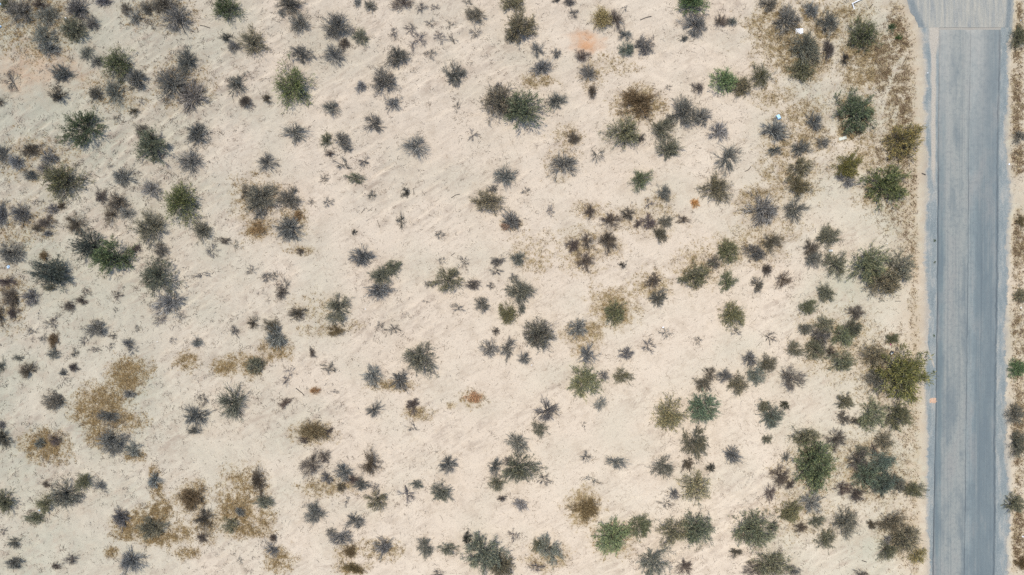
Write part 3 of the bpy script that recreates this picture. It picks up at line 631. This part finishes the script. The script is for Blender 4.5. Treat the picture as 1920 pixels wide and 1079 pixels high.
def twig_litter():
    rng = np.random.default_rng(99)
    # debris lies thickest round the plants and where the surface is rough
    dens = .10 + .5 * patchy * streak
    for kind, x, y, rx, ry in plants:
        q = ((PX - x) / (rx * 1.5)) ** 2 + ((PY - y) / (ry * 1.5)) ** 2
        dens += .55 * np.exp(-q)
    dens *= 1 + .9 * np.clip((700 - PX) / 700, 0, 1)
    clump = spectral(41, .7, .6)
    dens = dens * np.clip(.12 + .75 * clump, 0, 4) * (np.abs(GX) < 50) * (np.abs(GY) < 29) * (1 - roadness)
    p = (dens / dens.sum()).ravel(); n = 75000
    pick = rng.choice(len(p), n, p=p)
    x = GX.ravel()[pick] + rng.uniform(-.08, .08, n); y = GY.ravel()[pick] + rng.uniform(-.08, .08, n); z = Z.ravel()[pick] + .012
    az = rng.uniform(0, 2 * math.pi, n); ln = rng.gamma(2.0, .065, n) + .04
    d = np.stack([np.cos(az), np.sin(az), rng.normal(0, .12, n)], 1)
    s = np.linspace(-.5, .5, 4)
    bend = np.stack([-np.sin(az), np.cos(az), np.zeros(n)], 1) * rng.normal(0, .22, (n, 1)) * ln[:, None]
    c0 = np.stack([x, y, z], 1)
    P = c0[:, None, :] + d[:, None, :] * (ln[:, None] * s[None, :])[..., None] + bend[:, None, :] * ((s * 2) ** 2)[None, :, None]
    P[..., 2] = np.maximum(P[..., 2], z[:, None] - .004)
    r = rng.uniform(.006, .017, n)
    V, F = tubes(P, r, r * .5, rng)
    k = rng.random((n, 1))
    tint = np.where(k < .55, np.array([.135,.115,.095]), np.where(k < .8, np.array([.19,.14,.10]), np.array([.085,.085,.095]))) * rng.uniform(.6, 1.5, (n, 1))
    return V, F, np.repeat(tint, 12, 0)
V, Fg, tint = twig_litter()
g = tinted('twig_litter', V, Fg, tint, attr_mat('twig_litter', 0)); g['kind'] = 'stuff'; g['label'] = 'fallen twigs and dark plant scraps strewn over the sand'; g['category'] = 'twig litter'

# ------------------------------------------------------------------ plants
for i in range(len(plants)): put_plant(i)

# ------------------------------------------------------------------ dumped things and other small objects
def flat_mat(name, c, rough=.6, var=.12, scale=14, spec=.3):
    m, nt, _, L = mat(name)
    tc = N(nt, 'ShaderNodeTexCoord').outputs['Object']
    f = noise(nt, tc, scale, 4, .6)
    cc = mix(nt, ramp(nt, f, [(.4, 0), (.75, 1)]), c, tuple(v * (1 - var * 2.2) for v in c))
    out_principled(nt, cc, rough, spec); return m
import bmesh
def box_bm(bm, cx, cy, cz, sx, sy, sz, bev=.0):
    r = bmesh.ops.create_cube(bm, size=1)
    for v in r['verts']: v.co = (cx + v.co.x * sx, cy + v.co.y * sy, cz + v.co.z * sz)
    if bev: bmesh.ops.bevel(bm, geom=list({e for v in r['verts'] for e in v.link_edges}), offset=bev, segments=2, profile=.5, affect='EDGES')
def bm_obj(name, bm, m, parent=None, loc=None, rz=0, tilt=(0, 0)):
    me = bpy.data.meshes.new(name); bm.normal_update(); bm.to_mesh(me); bm.free(); me.materials.append(m)
    o = bpy.data.objects.new(name, me); col.objects.link(o)
    if parent: o.parent = parent
    if loc: o.location = loc; o.rotation_euler = (tilt[0], tilt[1], rz)
    return o
def tag(o, label, cat, group=None):
    o['label'] = label; o['category'] = cat
    if group: o['group'] = group
    return o
def at(px, py, dz=0.0):
    x, y = wx(px), wy(py); return (x, y, ground_z(x, y) + dz)
def empty(name, loc, rz=0, tilt=(0, 0)):
    o = bpy.data.objects.new(name, None); o.empty_display_size = .2; col.objects.link(o); o.location = loc; o.rotation_euler = (tilt[0], tilt[1], rz); return o
WHITE = flat_mat('white_paint', (.80,.82,.84), .45, .05, 5); CREAM = flat_mat('weathered_cream', (.60,.60,.50), .7, .10, 6); BLUE = flat_mat('pale_blue_plastic', (.30,.55,.82), .4, .08, 5)
GREY = flat_mat('grey_metal', (.33,.34,.35), .5); DARK = flat_mat('black_plastic', (.018,.02,.024), .35); PINK = flat_mat('pink_plastic', (.62,.09,.28), .4, .05)
DEEP = flat_mat('dark_slit', (.05,.06,.08), .7); NAVY = flat_mat('steel_blue', (.10,.16,.27), .4); PAPER = flat_mat('dirty_paper', (.70,.71,.68), .8, .08, 9)

b = empty('board', at(1497.7, 60, .03), math.radians(1.5), (.03, -.02)); tag(b, 'white rectangular board with grey notch lying beside dark brown shrubs', 'board')
bm = bmesh.new(); box_bm(bm, 0, 0, .03, .70, .52, .06, .008); bm_obj('panel', bm, WHITE, b)
bm = bmesh.new(); box_bm(bm, -.02, -.215, .064, .12, .07, .012, .003); bm_obj('clip', bm, GREY, b)
bm = bmesh.new(); box_bm(bm, .07, .02, .0618, .26, .20, .003); bm_obj('sticker', bm, flat_mat('faded_sticker', (.66,.66,.66), .6, .06, 8), b)

b = empty('crate', at(1458.2, 221, .01), math.radians(27)); tag(b, 'pale blue plastic crate at the tip of a grey shrub', 'crate')
bm = bmesh.new()
for sx in (-1, 1): box_bm(bm, sx * .135, 0, .10, .02, .44, .20, .004)
for sy in (-1, 1): box_bm(bm, 0, sy * .21, .10, .245, .02, .196, .004)
box_bm(bm, 0, 0, .02, .246, .396, .03)
bm_obj('body', bm, BLUE, b)
bm = bmesh.new(); box_bm(bm, 0, .03, .205, .285, .37, .02, .006); bm_obj('lid', bm, flat_mat('sky_blue_plastic', (.42,.68,.90), .4, .06, 6), b)

b = empty('plank', at(1580.5, 259.5, .04), math.radians(15), (.02, .03)); tag(b, 'cream weathered plank lying under a big dark green bush', 'plank')
bm = bmesh.new(); box_bm(bm, 0, 0, .03, .74, .30, .045, .006); bm_obj('slab', bm, CREAM, b)
bm = bmesh.new(); box_bm(bm, .335, 0, .060, .05, .29, .02, .003); bm_obj('batten', bm, CREAM, b)

b = empty('carton', at(1556.2, 470.2, .0), 0, (.12, 0)); tag(b, 'little white carton with brown flaps between green bushes', 'carton')
bm = bmesh.new(); box_bm(bm, 0, 0, .07, .36, .19, .14, .008); bm_obj('body', bm, PAPER, b)
for sx in (-1, 1):
    bm = bmesh.new(); box_bm(bm, sx * .085, .145, .10, .15, .09, .008, .002); bm_obj('flap', bm, flat_mat('cardboard', (.27,.17,.095), .9), b)

def tube_bm(pts, r, seg=12):
    bm = bmesh.new(); rings = []
    from mathutils import Vector
    pts = [Vector(p) for p in pts]
    for i, p in enumerate(pts):
        d = (pts[min(i + 1, len(pts) - 1)] - pts[max(i - 1, 0)]).normalized(); u = d.cross(Vector((0, 0, 1))).normalized(); v = d.cross(u)
        rings.append([bm.verts.new(p + r * (math.cos(k * 2 * math.pi / seg) * u + math.sin(k * 2 * math.pi / seg) * v)) for k in range(seg)])
    for a_, b_ in zip(rings[:-1], rings[1:]):
        for k in range(seg): bm.faces.new((a_[k], a_[(k + 1) % seg], b_[(k + 1) % seg], b_[k]))
    bm.faces.new(rings[0][::-1]); bm.faces.new(rings[-1]); bm.normal_update()
    return bm
pc = at(1596.3, 8.6); b = empty('pipe', pc); tag(b, 'white L-bent pipe lying on bare sand near the top edge', 'pipe')
def rel(px, py, z): return (wx(px) - pc[0], wy(py) - pc[1], z)
bm_obj('long_arm', tube_bm([rel(1597.5, 8.1, .16), rel(1607, 3.4, .18), rel(1620, -3, .20)], .042), WHITE, b)
bm_obj('short_arm', tube_bm([rel(1596.8, 9.8, .14), rel(1598.5, 13.5, .10), rel(1600.2, 17.3, .05)], .040), WHITE, b)
bm = bmesh.new(); bmesh.ops.create_uvsphere(bm, u_segments=14, v_segments=9, radius=.075); bmesh.ops.translate(bm, verts=bm.verts, vec=(0, 0, .15)); bm_obj('elbow', bm, WHITE, b)
bm = bmesh.new(); bmesh.ops.create_uvsphere(bm, u_segments=14, v_segments=9, radius=.056); bmesh.ops.translate(bm, verts=bm.verts, vec=rel(1600.4, 17.9, .056)); bm_obj('end_cap', bm, WHITE, b)

b = empty('container', at(1668.4, 661.8), math.radians(-32), (0, 0)); tag(b, 'black plastic container with pale label beside the biggest roadside bush', 'container')
bm = bmesh.new(); box_bm(bm, 0, 0, .10, .20, .40, .20, .03); bm_obj('body', bm, DARK, b)
bm = bmesh.new(); box_bm(bm, .02, -.06, .201, .10, .16, .006, .001); bm_obj('sticker', bm, CREAM, b)
bm = bmesh.new(); box_bm(bm, .075, .06, .202, .05, .20, .012, .004); bm_obj('handle', bm, NAVY, b)

# crumpled scraps
def scrap(px, py, s, m, label, name='litter_scrap', cat='litter', group='scraps of litter', seed=1):
    rng = np.random.default_rng(seed); bm = bmesh.new(); bmesh.ops.create_icosphere(bm, subdivisions=2, radius=1)
    dirs = rng.normal(size=(7, 3)); dirs /= np.linalg.norm(dirs, axis=1, keepdims=True); ph = rng.uniform(.55, .95, 7)
    for v in bm.verts:
        c = np.array(v.co); 
        for dd, q in zip(dirs, ph):
            k = c @ dd
            if k > q * .8: c = c - dd * (k - q * .8) * 1.5
        v.co = c * np.array([s, s * rng.uniform(.74, .78), s * .42]) + rng.normal(size=3) * s * .07
    o = bm_obj(name, bm, m, None, at(px, py, s * .25), rng.uniform(0, 6)); tag(o, label, cat, group); return o
GREEN = flat_mat('green_glass', (.10,.55,.30), .25); SKY = flat_mat('pale_blue_film', (.45,.62,.80), .5)
for k, (px, py, s, m_, lab) in enumerate([
    (123.5, 34.5, .15, WHITE, 'biggest white scrap between dark bushes by the top corner'), (133, 29.5, .07, PAPER, 'tiny pale scrap beside the biggest white scrap, upper one'),
    (137, 33.5, .09, PAPER, 'pale oblong scrap on bare soil beside the biggest white scrap'), (117, 50, .08, CREAM, 'yellowish scrap under a bent twig near dark bushes'),
    (113, 56, .07, PAPER, 'white scrap caught in a grey shrub near the top corner'), (75, 21, .10, PAPER, 'greyish white scrap inside an olive brown shrub near the top'),
    (151, 73.5, .08, WHITE, 'white scrap at the lower rim of an olive bush'), (2, 8, .22, SKY, 'bluish crumpled sheet cut by the top corner of the photo'),
    (1, 50, .20, SKY, 'bluish crumpled sheet on the photo edge below the corner one'), (16, 500.5, .18, SKY, 'pale blue white scrap in a grey shrub near the photo edge'),
    (75, 957, .10, SKY, 'light blue scrap in a dark green shrub low in the photo'), (1739.5, 137, .08, WHITE, 'white scrap on the bluish gravel of the road shoulder'),
    (685.5, 579.8, .07, WHITE, 'white dot of litter on open pale sand'), (1243, 614, .10, WHITE, 'white scrap above a thin bare brush mid photo'),
    (997, 685, .06, WHITE, 'tiny white speck of litter below bare brush mid photo'), (1915, 38, .08, SKY, 'pale scrap in dead grass past the road, topmost'),
    (1904, 82, .06, GREEN, 'bright green glass scrap on the gravel past the road'), (1672.5, 53, .06, GREEN, 'green glinting scrap in a tuft by the brown roadside grass'),
    (1892, 308, .10, WHITE, 'white scrap at the gravel rim past the road'), (1913, 577.5, .08, WHITE, 'white scrap in dead grass past the road, middle'),
    (1648.5, 74.5, .07, PAPER, 'pale scrap at the rim of a round green bush'), (1638, 693, .12, PAPER, 'white scrap half under the biggest roadside bush'),
    (1606, 858.3, .11, flat_mat('yellow_paper', (.72,.60,.25), .7), 'yellow scrap in blue-green bushes low near the road'), (293, 641, .05, WHITE, 'white speck beside thin brush on pale sand'),
    (1663, 457.5, .06, WHITE, 'white speck on straw ground above the wide green bush'), (1917, 1006, .12, WHITE, 'white scrap past the road low in the photo'),
    (272, 981, .08, WHITE, 'white scrap in golden grass beside a dark shrub'), (1510.5, 12.5, .06, PAPER, 'pale speck beside a dark shrub near the top edge')]):
    scrap(px, py, s, m_, lab, seed=200 + k)
scrap(1669.6, 645.8, .12, PINK, 'bright pink scrap at the foot of a small green bush', seed=310)

STUMP = flat_mat('charred_wood', (.022,.020,.022), .8)
for k, (px, py, s, lab) in enumerate([(310, 570.5, .11, 'dark lump in a spread of leafless grey twigs'), (236, 736, .11, 'black lump above a grey tuft by golden grass, upper one'), (240, 745, .09, 'black lump below its twin by golden grass'),
    (654.5, 621.5, .07, 'tiny dark lump on sand beside a straw shrub'), (760, 912, .08, 'dark lump beside thin bare brush low in the photo'), (176, 774, .10, 'black lump at the end of a leafless shrub in golden grass')]):
    scrap(px, py, s, STUMP, lab, 'dark_stone', 'stone', 'dark lumps on the sand', 400 + k)

# fallen sticks
BARK = flat_mat('dead_wood', (.10,.085,.072), .9, .2, 9)
def stick(pts, r, label):
    c = at(*pts[0])
    rng = np.random.default_rng(int(pts[0][0])); P = []
    for (a0, b0), (a1, b1) in zip(pts[:-1], pts[1:]):
        for t in (0, .5): P.append((a0 + (a1 - a0) * t + rng.normal(0, .3), b0 + (b1 - b0) * t + rng.normal(0, .3)))
    P.append(pts[-1])
    o = bm_obj('fallen_branch', tube_bm([(wx(p[0]) - c[0], wy(p[1]) - c[1], ground_z(wx(p[0]), wy(p[1])) - c[2] + r * .8) for p in P], r, 7), BARK, None, c)
    tag(o, label, 'branch', 'fallen sticks on the sand')
stick([(374, 48), (384, 49), (394, 53)], .035, 'longer of two fallen sticks below a green bush at the top')
stick([(368, 51), (371, 59)], .03, 'shorter of two fallen sticks below a green bush at the top')
stick([(1200, 38), (1210, 34), (1221, 32)], .035, 'fallen stick on bare sand beside a purplish shrub')
stick([(1629, 17), (1637, 8)], .03, 'straight brown stick on bare sand near the white pipe')
stick([(1613, 1049), (1622, 1052)], .04, 'short dark stick low on open sand near the road')
stick([(1678, 565), (1688, 565)], .025, 'thin stick lying below the wide roadside bush')
stick([(177, 328), (190, 334)], .025, 'thin dark stick on open sand beside a ring-shaped shrub')
stick([(555, 728), (563, 733), (572, 741)], .04, 'brown fallen stick below thin brush on pale sand')
stick([(846, 371), (854, 366), (862, 364)], .03, 'fallen stick on open sand beside a grey-green bush')
stick([(775, 353), (776, 366)], .02, 'thin upright-lying stick beside a tiny green tuft')
stick([(677, 400), (684, 391)], .025, 'short stick on rippled sand above a grey shrub')
stick([(707, 414), (712, 427)], .02, 'thin stick on open sand above a pale grey shrub')
stick([(1396, 322), (1404, 318), (1408, 312)], .03, 'curved stick beside a bluish leafless shrub')
stick([(1728, 326), (1735, 328.5)], .05, 'reddish brown stick on the gravel shoulder of the road')
stick([(845, 480), (853, 474)], .025, 'short stick on pale sand beside a forked bare brush')

# salmon sand spilled on the shoulder
m_s = flat_mat('salmon_sand', (.55,.37,.255), .95, .12, 8, .05)
bm = bmesh.new(); rng = np.random.default_rng(8); ring = []
cz = bm.verts.new((0, 0, .05)); inner, outer = [], []
for k in range(28):
    a_ = k / 28 * 2 * math.pi; rr = 1 + rng.normal(0, .12)
    sq = 1 / max(abs(math.cos(a_)), abs(math.sin(a_))) ** .6
    inner.append(bm.verts.new((math.cos(a_) * .26 * rr * sq, math.sin(a_) * .16 * rr * sq, .04 + rng.normal(0, .006)))); outer.append(bm.verts.new((math.cos(a_) * .38 * rr * sq, math.sin(a_) * .25 * rr * sq, -.004)))
for k in range(28):
    q = (k + 1) % 28; bm.faces.new((cz, inner[k], inner[q])); bm.faces.new((inner[k], outer[k], outer[q], inner[q]))
o = bm_obj('sand_pile', bm, m_s, None, (wx(1749.5), wy(751.5), .022)); tag(o, 'small salmon pink sand pile at the edge of the asphalt', 'sand pile')

# ------------------------------------------------------------------ light and camera
el = math.atan2(1280, math.hypot(240, 270)); azs = math.atan2(240, 270)      # sun stands to the upper left of the photo
w = bpy.data.worlds.new('World'); sc.world = w; w.use_nodes = True
nt = w.node_tree; bg = nt.nodes['Background']
sky = nt.nodes.new('ShaderNodeTexSky'); sky.sky_type = 'NISHITA'; sky.sun_disc = False; sky.sun_elevation = el; sky.sun_rotation = -azs
nt.links.new(sky.outputs[0], bg.inputs['Color']); bg.inputs['Strength'].default_value = .15
sl = bpy.data.lights.new('sun', 'SUN'); sl.energy = 3.2; sl.angle = math.radians(.53); sl.color = (1, .95, .87)
so = bpy.data.objects.new('sun', sl); col.objects.link(so); so.location = (-12, 13.5, 64)
from mathutils import Vector
so.rotation_euler = Vector((240, -270, -1280)).to_track_quat('-Z', 'Y').to_euler()

cd = bpy.data.cameras.new('camera'); cd.lens = 24; cd.sensor_width = 36; cd.clip_end = 9000
co = bpy.data.objects.new('camera', cd); col.objects.link(co); co.location = (0, 0, CAMH); co.rotation_euler = (0, 0, 0)
sc.camera = co
sc.view_settings.view_transform = 'Standard'; sc.view_settings.look = 'None'; sc.view_settings.exposure = 0.27; sc.view_settings.gamma = 1
sc.render.engine = 'CYCLES'
sc.cycles.use_denoising = False
sc.cycles.max_bounces = 6
sc.cycles.filter_width = 1.45
